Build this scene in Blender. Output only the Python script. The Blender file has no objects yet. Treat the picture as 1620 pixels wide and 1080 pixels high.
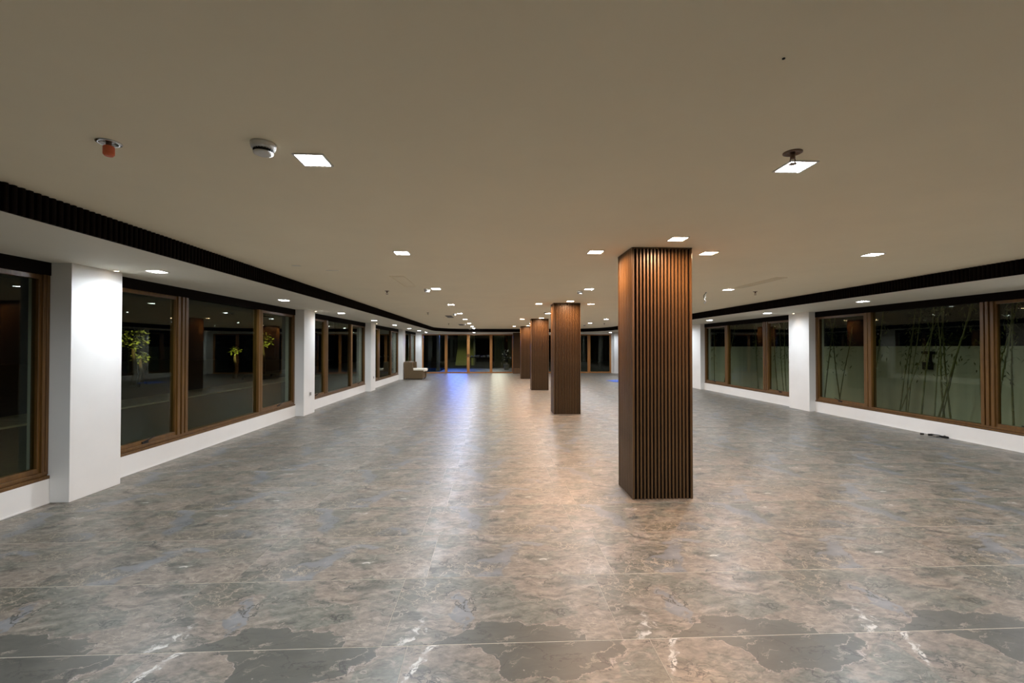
import bpy, math, random
from mathutils import Vector, Matrix
random.seed(7)
scene = bpy.context.scene
COL = scene.collection
PI = math.pi

# ------------------------------------------------------------------ camera
cam_d = bpy.data.cameras.new('camera'); cam = bpy.data.objects.new('camera', cam_d); COL.objects.link(cam)
cam_d.sensor_width = 36.0; cam_d.lens = 718.0 / 1620.0 * 36.0
cam_d.clip_start = 0.05; cam_d.clip_end = 300
cam.location = (0, 0, 1.5)
cam.rotation_euler = (PI/2 + 0.0122, 0, -0.0452)
scene.camera = cam

# ------------------------------------------------------------------ world, exposure
w = bpy.data.worlds.new('night'); scene.world = w; w.use_nodes = True
bg = w.node_tree.nodes['Background']; bg.inputs[0].default_value = (0.30, 0.36, 0.5, 1); bg.inputs[1].default_value = 0.0012
vs = scene.view_settings
vs.view_transform = 'Standard'; vs.look = 'None'; vs.gamma = 1.0; vs.use_curve_mapping = False
vs.exposure = 0.36
WHITE_W = 26.0      # power of one ceiling downlight
SOFFIT_W = 12.5
WARM_W = 21.0
COOL = (0.83, 0.91, 1.0); WARM = (1.0, 0.56, 0.30)

# ------------------------------------------------------------------ room sizes (metres)
H = 2.489; S = 2.315
XL = -4.25; XLP = -4.07; XR = 7.53; XRP = 7.39
Y0 = -3.2; Y1 = 26.24

# ------------------------------------------------------------------ material helpers
def newmat(name):
    m = bpy.data.materials.new(name); m.use_nodes = True
    nt = m.node_tree; return m, nt, nt.nodes['Principled BSDF']
def N(nt, typ, **kw):
    n = nt.nodes.new(typ)
    for k, v in kw.items():
        if k.startswith('i_'):
            n.inputs[int(k[2:]) if k[2:].isdigit() else k[2:]].default_value = v
        else: setattr(n, k, v)
    return n
def L(nt, a, b): nt.links.new(a, b)
def ramp(nt, fac, stops, interp='LINEAR'):
    r = N(nt, 'ShaderNodeValToRGB'); cr = r.color_ramp; cr.interpolation = interp
    while len(cr.elements) < len(stops): cr.elements.new(0.5)
    for e, (p, c) in zip(cr.elements, stops):
        e.position = p; e.color = (c[0], c[1], c[2], 1) if not isinstance(c, (int, float)) else (c, c, c, 1)
    L(nt, fac, r.inputs[0]); return r.outputs[0]
def mix(nt, fac, a, b, mode='MIX'):
    n = N(nt, 'ShaderNodeMix', data_type='RGBA', blend_type=mode)
    for sock, v in ((n.inputs[0], fac), (n.inputs[6], a), (n.inputs[7], b)):
        if isinstance(v, bpy.types.NodeSocket): L(nt, v, sock)
        elif isinstance(v, (int, float)): sock.default_value = v
        else: sock.default_value = (v[0], v[1], v[2], 1)
    return n.outputs[2]
def math_(nt, op, a, b=None, c=None):
    n = N(nt, 'ShaderNodeMath', operation=op)
    for i, v in enumerate((a, b, c)):
        if v is None: continue
        if isinstance(v, bpy.types.NodeSocket): L(nt, v, n.inputs[i])
        else: n.inputs[i].default_value = v
    return n.outputs[0]
def noise(nt, vec, scale, detail=4, rough=0.5, dist=0.0):
    n = N(nt, 'ShaderNodeTexNoise'); n.inputs['Scale'].default_value = scale; n.inputs['Detail'].default_value = detail
    n.inputs['Roughness'].default_value = rough; n.inputs['Distortion'].default_value = dist
    L(nt, vec, n.inputs['Vector']); return n
def mapping(nt, vec, scale=(1,1,1), rot=(0,0,0), loc=(0,0,0)):
    n = N(nt, 'ShaderNodeMapping'); n.inputs['Scale'].default_value = scale; n.inputs['Rotation'].default_value = rot
    n.inputs['Location'].default_value = loc; L(nt, vec, n.inputs['Vector']); return n.outputs[0]

def simple(name, col, rough=0.5, metal=0.0, var=0.06, scale=8.0, bump=0.0, stretch=(1,1,1), spec=0.5):
    m, nt, b = newmat(name)
    tc = N(nt, 'ShaderNodeTexCoord'); v = mapping(nt, tc.outputs['Object'], stretch)
    nz = noise(nt, v, scale, 5, 0.6)
    lo = tuple(c*(1-var) for c in col); hi = tuple(min(1, c*(1+var)) for c in col)
    L(nt, ramp(nt, nz.outputs[0], [(0.3, lo), (0.7, hi)]), b.inputs['Base Color'])
    b.inputs['Roughness'].default_value = rough; b.inputs['Metallic'].default_value = metal
    b.inputs['Specular IOR Level'].default_value = spec
    if bump:
        bp = N(nt, 'ShaderNodeBump'); bp.inputs['Strength'].default_value = bump; bp.inputs['Distance'].default_value = 0.003
        L(nt, nz.outputs[0], bp.inputs['Height']); L(nt, bp.outputs[0], b.inputs['Normal'])
    return m
def emit(name, col, s):
    m, nt, b = newmat(name)
    b.inputs['Base Color'].default_value = (0.8, 0.8, 0.8, 1)
    b.inputs['Emission Color'].default_value = (*col, 1); b.inputs['Emission Strength'].default_value = s
    return m
def wood(name, c1, c2, rough=0.4, grain=(30, 30, 1.2)):
    m, nt, b = newmat(name)
    tc = N(nt, 'ShaderNodeTexCoord'); v = mapping(nt, tc.outputs['Object'], grain)
    n1 = noise(nt, v, 1.0, 6, 0.65, 0.6); n2 = noise(nt, mapping(nt, tc.outputs['Object'], (grain[0]*4, grain[1]*4, grain[2]*2)), 1.0, 3, 0.6)
    f = mix(nt, 0.35, n1.outputs[0], n2.outputs[0])
    L(nt, ramp(nt, f, [(0.32, c1), (0.66, c2)]), b.inputs['Base Color'])
    b.inputs['Roughness'].default_value = rough
    bp = N(nt, 'ShaderNodeBump'); bp.inputs['Strength'].default_value = 0.15; bp.inputs['Distance'].default_value = 0.002
    L(nt, f, bp.inputs['Height']); L(nt, bp.outputs[0], b.inputs['Normal'])
    return m
def marble():
    m, nt, b = newmat('marble_tile')
    uvn = N(nt, 'ShaderNodeUVMap'); uvn.uv_map = 'UVMap'
    uv = uvn.outputs[0]
    def warp(src, scale, amt, det):
        nw = noise(nt, src, scale, det, 0.58)
        sub = N(nt, 'ShaderNodeVectorMath', operation='SUBTRACT'); L(nt, nw.outputs['Color'], sub.inputs[0]); sub.inputs[1].default_value = (0.5, 0.5, 0.5)
        mul = N(nt, 'ShaderNodeVectorMath', operation='SCALE'); L(nt, sub.outputs[0], mul.inputs[0]); mul.inputs['Scale'].default_value = amt
        add = N(nt, 'ShaderNodeVectorMath', operation='ADD'); L(nt, src, add.inputs[0]); L(nt, mul.outputs[0], add.inputs[1])
        return add.outputs[0]
    wv = warp(uv, 2.0, 0.40, 4)
    we = warp(uv, 3.2, 0.44, 8)
    def ell(cx, cy, rx, ry, rot=0):
        n = N(nt, 'ShaderNodeMapping', vector_type='TEXTURE'); n.inputs['Location'].default_value = (cx, cy, 0)
        n.inputs['Rotation'].default_value = (0, 0, math.radians(rot)); n.inputs['Scale'].default_value = (rx, ry, 1)
        L(nt, we, n.inputs['Vector']); l_ = N(nt, 'ShaderNodeVectorMath', operation='LENGTH'); L(nt, n.outputs[0], l_.inputs[0]); return l_.outputs['Value']
    def union(lst):
        r = ell(*lst[0])
        for e in lst[1:]: r = math_(nt, 'MINIMUM', r, ell(*e))
        return r
    # ground colour: taupe, olive grey and pinkish beige drifting on the diagonal
    diag = mapping(nt, wv, (1.3, 4.6, 1), (0, 0, math.radians(-30)))
    n1 = noise(nt, diag, 1.5, 8, 0.66)
    base = ramp(nt, n1.outputs[0], [(0.30, (0.050, 0.048, 0.038)), (0.40, (0.105, 0.098, 0.078)), (0.47, (0.155, 0.138, 0.110)), (0.53, (0.205, 0.176, 0.142)), (0.58, (0.130, 0.124, 0.100)), (0.65, (0.235, 0.200, 0.162)), (0.74, (0.31, 0.28, 0.24))])
    nl = noise(nt, we, 1.7, 6, 0.5)
    base = mix(nt, ramp(nt, nl.outputs[0], [(0.47, 0.0), (0.51, 0.75)]), base, (0.118, 0.120, 0.096))
    np_ = noise(nt, mapping(nt, wv, (1, 1.5, 1), (0, 0, 0), (7, 3, 0)), 2.4, 5, 0.5)
    base = mix(nt, ramp(nt, np_.outputs[0], [(0.53, 0.0), (0.55, 0.75)]), base, (0.205, 0.168, 0.134))
    nf = noise(nt, mapping(nt, uv, (1, 1.8, 1), (0, 0, -0.5)), 13, 9, 0.78, 0.4)
    base = mix(nt, 0.8, base, ramp(nt, nf.outputs[0], [(0.36, 0.20), (0.64, 0.78)]), 'OVERLAY')
    # short brushed streaks running up to the right
    st = noise(nt, mapping(nt, wv, (1.6, 11, 1), (0, 0, math.radians(-30))), 1.6, 4, 0.6)
    base = mix(nt, ramp(nt, st.outputs[0], [(0.60, 0.0), (0.68, 0.5)]), base, (0.33, 0.29, 0.245))
    base = mix(nt, ramp(nt, st.outputs[0], [(0.31, 0.65), (0.39, 0.0)]), base, (0.050, 0.049, 0.040))
    # blue grey washed flows
    bl = union([(9.3+0.36, 2.1+0.40, 0.085, 0.36, 18), (9.3+0.98, 2.1+0.08, 0.16, 0.10, 10), (15.1+0.45, 4.7+0.18, 0.10, 0.30, -25), (15.1+0.62, 4.7+0.50, 0.22, 0.06, 5), (0.36, 0.30, 0.03, 0.20, 24)])
    nbl = noise(nt, wv, 5, 4, 0.5)
    blc = ramp(nt, nbl.outputs[0], [(0.38, (0.115, 0.122, 0.128)), (0.62, (0.185, 0.190, 0.198))])
    base = mix(nt, ramp(nt, bl, [(0.80, 0.85), (1.10, 0.0)]), base, blc)
    # large slate coloured slabs with a pale crumbled rim
    sl = union([(0.62, -0.04, 0.44, 0.22, 14), (4.68, 0.55+0.66, 0.40, 0.26, -12), (4.0+1.12, 0.55+0.08, 0.26, 0.10, 10)])
    nr = noise(nt, we, 16, 6, 0.75)
    rimc = ramp(nt, nr.outputs[0], [(0.36, (0.17, 0.13, 0.10)), (0.5, (0.32, 0.255, 0.21)), (0.64, (0.46, 0.41, 0.385))])
    base = mix(nt, ramp(nt, sl, [(0.97, 0.0), (1.0, 1.0), (1.14, 0.9), (1.32, 0.0)]), base, rimc)
    nsd = noise(nt, diag, 2.2, 5, 0.6)
    slate = ramp(nt, nsd.outputs[0], [(0.3, (0.062, 0.061, 0.050)), (0.7, (0.096, 0.093, 0.076))])
    base = mix(nt, ramp(nt, sl, [(0.965, 0.96), (0.985, 0.0)]), base, slate)
    # pale vein web, only where the print carries it
    vm = union([(0.13, 0.50, 0.15, 0.19, 15), (9.3+0.80, 2.1+0.07, 0.36, 0.085, -4), (15.1+0.25, 4.7+0.10, 0.30, 0.09, 12), (15.1+1.0, 4.7+0.45, 0.16, 0.12, 20), (9.3+0.15, 2.1+0.5, 0.2, 0.07, 25)])
    webm = ramp(nt, vm, [(0.75, 1.0), (1.15, 0.0)])
    base = mix(nt, math_(nt, 'MULTIPLY', webm, 0.6), base, (0.085, 0.080, 0.060))
    v1 = N(nt, 'ShaderNodeTexVoronoi', feature='DISTANCE_TO_EDGE'); v1.inputs['Scale'].default_value = 8.0
    L(nt, mapping(nt, we, (1.5, 1.0, 1), (0, 0, 0.5)), v1.inputs['Vector'])
    v1b = N(nt, 'ShaderNodeTexVoronoi', feature='DISTANCE_TO_EDGE'); v1b.inputs['Scale'].default_value = 17.0
    L(nt, mapping(nt, warp(uv, 7, 0.12, 4), (0.7, 1.3, 1), (0, 0, 0.3)), v1b.inputs['Vector'])
    line = math_(nt, 'MAXIMUM', ramp(nt, v1.outputs['Distance'], [(0.0, 1.0), (0.012, 0.8), (0.03, 0.0)]), ramp(nt, v1b.outputs['Distance'], [(0.0, 0.6), (0.02, 0.35), (0.035, 0.0)]))
    base = mix(nt, math_(nt, 'MULTIPLY', line, webm), base, (0.34, 0.28, 0.21))
    # short hair veins everywhere
    v2 = N(nt, 'ShaderNodeTexVoronoi', feature='DISTANCE_TO_EDGE'); v2.inputs['Scale'].default_value = 4.0
    L(nt, mapping(nt, we, (1.0, 2.2, 1), (0, 0, -0.5)), v2.inputs['Vector'])
    l2 = ramp(nt, v2.outputs['Distance'], [(0.0, 0.8), (0.010, 0.5), (0.02, 0.0)])
    nm = noise(nt, mapping(nt, uv, (1, 1.6, 1), (0, 0, 0), (9, 2, 0)), 4.5, 4, 0.6)
    base = mix(nt, math_(nt, 'MULTIPLY', l2, ramp(nt, nm.outputs[0], [(0.54, 0.0), (0.62, 1.0)])), base, (0.32, 0.275, 0.22))
    # white flecked seams
    sm_ = union([(0.10, 0.06, 0.030, 0.20, -24), (4.10, 1.12, 0.034, 0.2, -34), (9.3+0.62, 2.1+0.55, 0.05, 0.02, 0), (15.1+0.82, 4.7+0.22, 0.06, 0.02, 12)])
    nsm = noise(nt, we, 11, 6, 0.7)
    base = mix(nt, math_(nt, 'MULTIPLY', ramp(nt, sm_, [(0.7, 1.0), (1.15, 0.0)]), ramp(nt, nsm.outputs[0], [(0.46, 0.1), (0.54, 1.0)])), base, (0.50, 0.47, 0.43))
    # dark cracks
    cN = noise(nt, mapping(nt, wv, (1.0, 1.3, 1), (0, 0, 0.7), (8.7, 3.4, 0)), 2.6, 6, 0.55)
    crack = ramp(nt, math_(nt, 'ABSOLUTE', math_(nt, 'SUBTRACT', cN.outputs[0], 0.5)), [(0.0, 1.0), (0.004, 0.9), (0.009, 0.0)])
    nm3 = noise(nt, mapping(nt, uv, (1, 1, 1), (0, 0, 0), (12, 1, 0)), 4.0, 3, 0.6)
    base = mix(nt, math_(nt, 'MULTIPLY', crack, ramp(nt, nm3.outputs[0], [(0.53, 0.0), (0.58, 1.0)])), base, (0.045, 0.042, 0.036))
    c2 = noise(nt, mapping(nt, wv, (0.7, 1.9, 1), (0, 0, math.radians(38)), (2.2, 5.1, 0)), 2.0, 7, 0.58)
    ck2 = ramp(nt, math_(nt, 'ABSOLUTE', math_(nt, 'SUBTRACT', c2.outputs[0], 0.52)), [(0.0, 1.0), (0.003, 0.8), (0.008, 0.0)])
    nm4 = noise(nt, mapping(nt, uv, (1, 1, 1), (0, 0, 0), (4, 11, 0)), 3.0, 3, 0.6)
    base = mix(nt, math_(nt, 'MULTIPLY', ck2, ramp(nt, nm4.outputs[0], [(0.46, 0.0), (0.52, 0.9)])), base, (0.040, 0.038, 0.032))
    c3 = noise(nt, mapping(nt, wv, (0.8, 1.6, 1), (0, 0, math.radians(-44)), (6.2, 0.1, 0)), 3.0, 8, 0.62)
    ck3 = ramp(nt, math_(nt, 'ABSOLUTE', math_(nt, 'SUBTRACT', c3.outputs[0], 0.5)), [(0.0, 0.9), (0.004, 0.7), (0.010, 0.0)])
    base = mix(nt, math_(nt, 'MULTIPLY', ck3, ramp(nt, nm4.outputs[0], [(0.40, 0.9), (0.50, 0.0)])), base, (0.36, 0.31, 0.25))
    base = mix(nt, 1.0, base, (0.90, 0.91, 0.90), 'MULTIPLY')
    L(nt, base, b.inputs['Base Color'])
    rn = noise(nt, wv, 5, 4, 0.6)
    L(nt, ramp(nt, rn.outputs[0], [(0.3, 0.32), (0.7, 0.46)]), b.inputs['Roughness'])
    b.inputs['Specular IOR Level'].default_value = 0.55
    bp = N(nt, 'ShaderNodeBump'); bp.inputs['Strength'].default_value = 0.10; bp.inputs['Distance'].default_value = 0.002
    L(nt, nf.outputs[0], bp.inputs['Height']); L(nt, bp.outputs[0], b.inputs['Normal'])
    return m
def glassmat():
    m = bpy.data.materials.new('window_glass'); m.use_nodes = True; nt = m.node_tree
    nt.nodes.clear(); out = N(nt, 'ShaderNodeOutputMaterial')
    tr = N(nt, 'ShaderNodeBsdfTransparent'); tr.inputs[0].default_value = (0.82, 0.86, 0.78, 1)
    gl = N(nt, 'ShaderNodeBsdfGlossy'); gl.inputs['Roughness'].default_value = 0.0; gl.inputs['Color'].default_value = (0.46, 0.48, 0.43, 1)
    fr = N(nt, 'ShaderNodeFresnel'); ge = N(nt, 'ShaderNodeNewGeometry')
    L(nt, math_(nt, 'SUBTRACT', 1.5, math_(nt, 'MULTIPLY', ge.outputs['Backfacing'], 1.5-1/1.5)), fr.inputs['IOR'])
    mx = N(nt, 'ShaderNodeMixShader'); L(nt, fr.outputs[0], mx.inputs[0]); L(nt, tr.outputs[0], mx.inputs[1]); L(nt, gl.outputs[0], mx.inputs[2])
    L(nt, mx.outputs[0], out.inputs[0]); return m

M = {}
M['wall'] = simple('white_wall_paint', (0.80, 0.79, 0.76), 0.55, var=0.02, scale=3, bump=0.05)
M['ceiling'] = simple('ceiling_paint', (0.94, 0.855, 0.65), 0.75, var=0.02, scale=1.5)
M['soffit'] = simple('soffit_paint', (0.80, 0.77, 0.66), 0.7, var=0.02, scale=2)
M['tile'] = marble()
M['grout'] = simple('pale_grout', (0.50, 0.45, 0.36), 0.8, var=0.15, scale=12)
M['frame'] = wood('brown_window_wood', (0.062, 0.027, 0.005), (0.165, 0.080, 0.018), 0.36, (26, 26, 1.6))
M['door'] = wood('orange_brown_door_wood', (0.20, 0.075, 0.015), (0.42, 0.19, 0.05), 0.36, (26, 26, 1.6))
M['slat'] = wood('dark_slat_wood', (0.046, 0.025, 0.010), (0.135, 0.074, 0.030), 0.36, (60, 60, 1.4))
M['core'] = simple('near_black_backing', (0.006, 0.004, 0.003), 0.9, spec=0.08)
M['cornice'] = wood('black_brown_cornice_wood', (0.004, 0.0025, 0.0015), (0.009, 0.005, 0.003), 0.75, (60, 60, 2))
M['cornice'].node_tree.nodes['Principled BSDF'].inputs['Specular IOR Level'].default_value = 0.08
M['glass'] = glassmat()
M['black'] = simple('black_metal', (0.012, 0.012, 0.012), 0.4, 0.5)
M['chrome'] = simple('chrome', (0.6, 0.6, 0.6), 0.22, 1.0)
M['plastic'] = simple('white_plastic', (0.78, 0.77, 0.74), 0.4, var=0.02)
M['grille'] = simple('grille_grey', (0.16, 0.15, 0.13), 0.6)
M['darkslot'] = simple('dark_slot', (0.03, 0.028, 0.025), 0.8)
M['red'] = simple('orange_red_cap', (0.75, 0.16, 0.06), 0.45)
M['copper'] = simple('brown_sprinkler_metal', (0.16, 0.10, 0.07), 0.4, 0.6)
M['led_cool'] = emit('cool_led_panel', (0.86, 0.92, 1.0), 90)
M['led_warm'] = emit('warm_led_panel', (1.0, 0.66, 0.42), 70)
M['led_dot'] = emit('small_warm_led', (1.0, 0.75, 0.5), 10)
M['lawn'] = simple('night_lawn', (0.030, 0.031, 0.007), 0.95, var=0.35, scale=9, bump=0.5)
M['asphalt'] = simple('driveway_concrete', (0.08, 0.08, 0.07), 0.9, var=0.2, scale=3)
M['kerb'] = simple('kerb_concrete', (0.46, 0.43, 0.28), 0.9, var=0.15, scale=4)
M['bound'] = simple('grey_boundary_render', (0.46, 0.46, 0.38), 0.9, var=0.12, scale=1.2, stretch=(1, 3, 0.2))
M['bamboo'] = simple('bamboo_stalk', (0.115, 0.115, 0.04), 0.45, var=0.35, scale=6)
M['leaf'] = simple('dark_green_leaf', (0.075, 0.085, 0.018), 0.6, var=0.4, scale=12)
M['leaf_lit'] = simple('lamp_lit_leaf', (0.30, 0.34, 0.07), 0.6, var=0.3, scale=12)  # brighter copy of the leaf colour, lamplight on the trees put into it
M['bark'] = simple('tree_bark', (0.10, 0.07, 0.04), 0.9, var=0.3, scale=10, bump=0.5)
M['wicker'] = simple('brown_wicker', (0.12, 0.078, 0.035), 0.7, var=0.45, scale=60, bump=0.6, stretch=(1, 1, 3))
M['cushion'] = simple('cream_cushion', (0.85, 0.80, 0.68), 0.9, var=0.04)
M['blue'] = simple('blue_cloth', (0.06, 0.13, 0.55), 0.7, var=0.3, scale=14, bump=0.5)
M['pool'] = simple('blue_pool_water', (0.03, 0.16, 0.28), 0.08, var=0.2, scale=2, bump=0.2)
M['stucco'] = simple('yellow_green_stucco', (0.50, 0.52, 0.26), 0.9)
M['stone'] = simple('terrace_stone', (0.22, 0.22, 0.21), 0.55, var=0.2, scale=3)
M['carpaint'] = simple('dark_car_paint', (0.02, 0.022, 0.03), 0.15, 0.3)
M['tyre'] = simple('tyre_rubber', (0.01, 0.01, 0.01), 0.8)
M['wire_white'] = simple('white_cable', (0.7, 0.7, 0.66), 0.5)
M['darkroof'] = simple('dark_canopy', (0.03, 0.03, 0.03), 0.9)

# ------------------------------------------------------------------ mesh helpers
class MB:
    def __init__(s): s.v = []; s.f = []; s.uv = []
    def add(s, vs, fs):
        o = len(s.v); s.v += [tuple(p) for p in vs]; s.f += [tuple(i+o for i in f) for f in fs]; return s
    def box(s, x0, x1, y0, y1, z0, z1):
        return s.add([(x0,y0,z0),(x1,y0,z0),(x1,y1,z0),(x0,y1,z0),(x0,y0,z1),(x1,y0,z1),(x1,y1,z1),(x0,y1,z1)],
                     [(0,3,2,1),(4,5,6,7),(0,1,5,4),(1,2,6,5),(2,3,7,6),(3,0,4,7)])
    def prism(s, poly, z0, z1, axis='z'):
        n = len(poly)
        def P(a, b, c): return (a, b, c) if axis == 'z' else ((c, a, b) if axis == 'x' else (a, c, b))
        vs = [P(a, b, z0) for a, b in poly] + [P(a, b, z1) for a, b in poly]
        fs = [tuple(range(n-1, -1, -1)), tuple(range(n, 2*n))] + [(i, (i+1) % n, (i+1) % n+n, i+n) for i in range(n)]
        return s.add(vs, fs)
    def lathe(s, prof, seg=20, c=(0,0,0)):
        vs = []; fs = []
        for r, z in prof:
            for k in range(seg):
                a = 2*PI*k/seg; vs.append((c[0]+r*math.cos(a), c[1]+r*math.sin(a), c[2]+z))
        for i in range(len(prof)-1):
            for k in range(seg):
                fs.append((i*seg+k, i*seg+(k+1) % seg, (i+1)*seg+(k+1) % seg, (i+1)*seg+k))
        fs.append(tuple(range(seg-1, -1, -1))); fs.append(tuple((len(prof)-1)*seg+k for k in range(seg)))
        return s.add(vs, fs)
    def tube(s, pts, r, seg=8, taper=None):
        pts = [Vector(p) for p in pts]; vs = []; fs = []; n = len(pts)
        for i, p in enumerate(pts):
            d = (pts[min(i+1, n-1)]-pts[max(i-1, 0)]).normalized()
            a = d.cross(Vector((0.31, 0.9, 0.2))).normalized(); b = d.cross(a)
            rr = r if taper is None else r*taper[i]
            for k in range(seg):
                t = 2*PI*k/seg; vs.append(p+a*rr*math.cos(t)+b*rr*math.sin(t))
        for i in range(n-1):
            for k in range(seg): fs.append((i*seg+k, i*seg+(k+1) % seg, (i+1)*seg+(k+1) % seg, (i+1)*seg+k))
        fs.append(tuple(range(seg-1, -1, -1))); fs.append(tuple((n-1)*seg+k for k in range(seg)))
        return s.add(vs, fs)
    def mesh(s, name, mat, smooth=False):
        me = bpy.data.meshes.new(name); me.from_pydata(s.v, [], s.f); me.validate(); me.update()
        import bmesh
        bm = bmesh.new(); bm.from_mesh(me); bmesh.ops.recalc_face_normals(bm, faces=bm.faces); bm.to_mesh(me); bm.free()
        if mat: me.materials.append(mat)
        if smooth:
            for p in me.polygons: p.use_smooth = True
        return me
    def build(s, name, mat, parent=None, loc=(0,0,0), rotz=0, bevel=0, smooth=False):
        return obj(name, s.mesh(name, mat, smooth), parent, loc, rotz, bevel)
def obj(name, me, parent=None, loc=(0,0,0), rotz=0, bevel=0):
    o = bpy.data.objects.new(name, me); COL.objects.link(o); o.location = loc; o.rotation_euler = (0, 0, rotz)
    if parent: o.parent = parent
    if bevel:
        md = o.modifiers.new('bevel', 'BEVEL'); md.width = bevel; md.segments = 2; md.limit_method = 'ANGLE'
    return o
def tag(o, label=None, cat=None, group=None, kind=None):
    if label: o['label'] = label
    if cat: o['category'] = cat
    if group: o['group'] = group
    if kind: o['kind'] = kind
    return o
def empty(name, loc, rotz=0):
    o = bpy.data.objects.new(name, None); COL.objects.link(o); o.location = loc; o.rotation_euler = (0, 0, rotz); o.empty_display_size = 0.1
    return o
def copy_tree(o, parent=None, loc=None):
    c = o.copy(); COL.objects.link(c)
    if parent: c.parent = parent
    if loc is not None: c.location = loc
    for ch in list(o.children): copy_tree(ch, c)
    return c

# ================================================================== FLOOR: slab of grout + single tiles
floor = MB().box(XL-0.3, XR+0.3, Y0-0.2, Y1+0.1, -0.12, -0.0010).build('floor', M['grout'])
tag(floor, 'marble tiled floor of the hall, taupe and slate with pale grout', 'floor', kind='structure')
TW, TD, G = 1.232, 0.668, 0.0024
GX = 0.0009
YT = 2.32                      # a measured joint line
def tile_mesh(x0, x1, y0, y1, lx, ly, var, hgt=0.0):
    """slab with chamfered edge; uv = metres in the tile print + shift of the print"""
    b = MB(); b.box(x0, x1, y0, y1, -0.010, 0.0)
    return b
def tile_uv(me, fn):
    uvl = me.uv_layers.new(name='UVMap')
    for p in me.polygons:
        for li in p.loop_indices:
            co = me.vertices[me.loops[li].vertex_index].co
            uvl.data[li].uv = fn(co)
prints = [(0.0, 0.0), (4.0, 0.55), (9.3, 2.1), (15.1, 4.7)]
full = []
for k, (ox, oy) in enumerate(prints):
    me = MB().box(GX, TW-GX, G, TD-G, -0.010, 0.0).mesh('tile', M['tile'])
    tile_uv(me, lambda co, ox=ox, oy=oy: (co.x+ox, co.y+oy)); full.append(me)
ntile = 0; far = MB(); faruv = []
j0 = int(math.floor((Y0-YT)/TD)); j1 = int(math.ceil((Y1-YT)/TD))
for j in range(j0, j1):
    y = YT + j*TD; xo = (-0.555 if j % 2 == 0 else -0.42)
    pr = {-1: 1, 0: 0}.get(j, 2+j % 2)
    i0 = int(math.floor((XL-xo)/TW)); i1 = int(math.ceil((XR-xo)/TW))
    for i in range(i0, i1):
        x = xo + i*TW
        a0, a1 = max(x+GX, XL), min(x+TW-GX, XR); b0, b1 = max(y+G, Y0), min(y+TD-G, Y1)
        if a1-a0 < 0.01 or b1-b0 < 0.01: continue
        dz = random.uniform(-0.0004, 0.0)
        dist = y+TD; inview = y+TD > 1.45 and abs(x+TW/2 - 0.05*y) < 1.22*(y+TD)+1.0
        if inview and ntile < 300:
            ntile += 1
            if a0 == x+GX and a1 == x+TW-GX: obj('tile', full[pr], floor, (x, y, dz))
            else:
                me = MB().box(a0-x, a1-x, G, TD-G, -0.010, 0.0).mesh('tile', M['tile'])
                ox, oy = prints[pr]; tile_uv(me, lambda co, ox=ox, oy=oy: (co.x+ox, co.y+oy)); obj('tile', me, floor, (x, y, dz))
        else:
            n0 = len(far.v); far.box(a0, a1, b0, b1, -0.010, dz)
            faruv += [(p[0]-x+prints[pr][0], p[1]-y+prints[pr][1]) for p in far.v[n0:]]
me = far.mesh('far_tile', M['tile'])
uvl = me.uv_layers.new(name='UVMap')
for p in me.polygons:
    for li in p.loop_indices: uvl.data[li].uv = faruv[me.loops[li].vertex_index]
tag(obj('tile', me, floor), kind='stuff')

# ================================================================== CEILING, SOFFIT, CORNICE
BL, BR, YB = -2.94, 5.965, 24.75          # inner outline of the lowered soffit
def arc(cx, cy, rx, ry, a0, a1, n):
    return [(cx+rx*math.cos(a0+(a1-a0)*i/n), cy+ry*math.sin(a0+(a1-a0)*i/n)) for i in range(n+1)]
rlx, rly, rrx, rry = 1.7, 2.3, 2.4, 3.4
inner = [(BL, Y0)] + arc(BL+rlx, YB-rly, rlx, rly, PI, PI/2, 12) + arc(BR-rrx, YB-rry, rrx, rry, PI/2, 0, 14) + [(BR, Y0)]
ceiling = MB().box(XL-0.3, XR+0.3, Y0-0.2, Y1+0.3, H, H+0.15).build('ceiling', M['ceiling'])
tag(ceiling, 'plain warm cream painted ceiling over the whole hall', 'ceiling', kind='structure')
sm = MB()
def quadstrip(mb, A, B, z0, z1):
    n = len(A); vs = [(x, y, z0) for x, y in A]+[(x, y, z0) for x, y in B]+[(x, y, z1) for x, y in A]+[(x, y, z1) for x, y in B]
    fs = []
    for i in range(n-1):
        fs += [(i, i+1, n+i+1, n+i), (2*n+i, 3*n+i, 3*n+i+1, 2*n+i+1), (i, 2*n+i, 2*n+i+1, i+1), (n+i, n+i+1, 3*n+i+1, 3*n+i)]
    fs += [(0, n, 3*n, 2*n), (n-1, 3*n-1, 4*n-1, 2*n-1)]
    mb.add(vs, fs)
def outer_of(p, i, n):
    x, y = p
    return (x, y)
outer = []
for k, (x, y) in enumerate(inner):
    if k == 0: outer.append((XL-0.3, Y0)); continue
    if k == len(inner)-1: outer.append((XR+0.3, Y0)); continue
    cx, cy = 1.5, 18.0
    dx, dy = x-cx, y-cy
    tx = ((XR+0.3)-cx)/dx if dx > 0 else ((XL-0.3)-cx)/dx
    ty = ((Y1+0.3)-cy)/dy if dy > 0 else 99
    t = min(tx, ty); outer.append((cx+dx*t, cy+dy*t))
# exact outer corners are filled by two small boxes folded into the same mesh
quadstrip(sm, inner, outer, S, H-0.001)
soffit = sm.build('soffit', M['soffit'], ceiling)
tag(soffit, 'lowered white soffit running round the edge of the ceiling')
# fill outer corners
c1 = MB().prism([(XL-0.3, Y1+0.3), (XL-0.3, 20.5), (XL, 22.0), (-2.9, 25.2), (-1.0, Y1+0.3)], S+0.002, H-0.002)
c1.prism([(XR+0.3, Y1+0.3), (3.5, Y1+0.3), (5.9, 24.4), (XR, 21.5), (XR+0.3, 20)], S+0.002, H-0.002)
c1.build('soffit', M['soffit'], ceiling)

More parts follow.
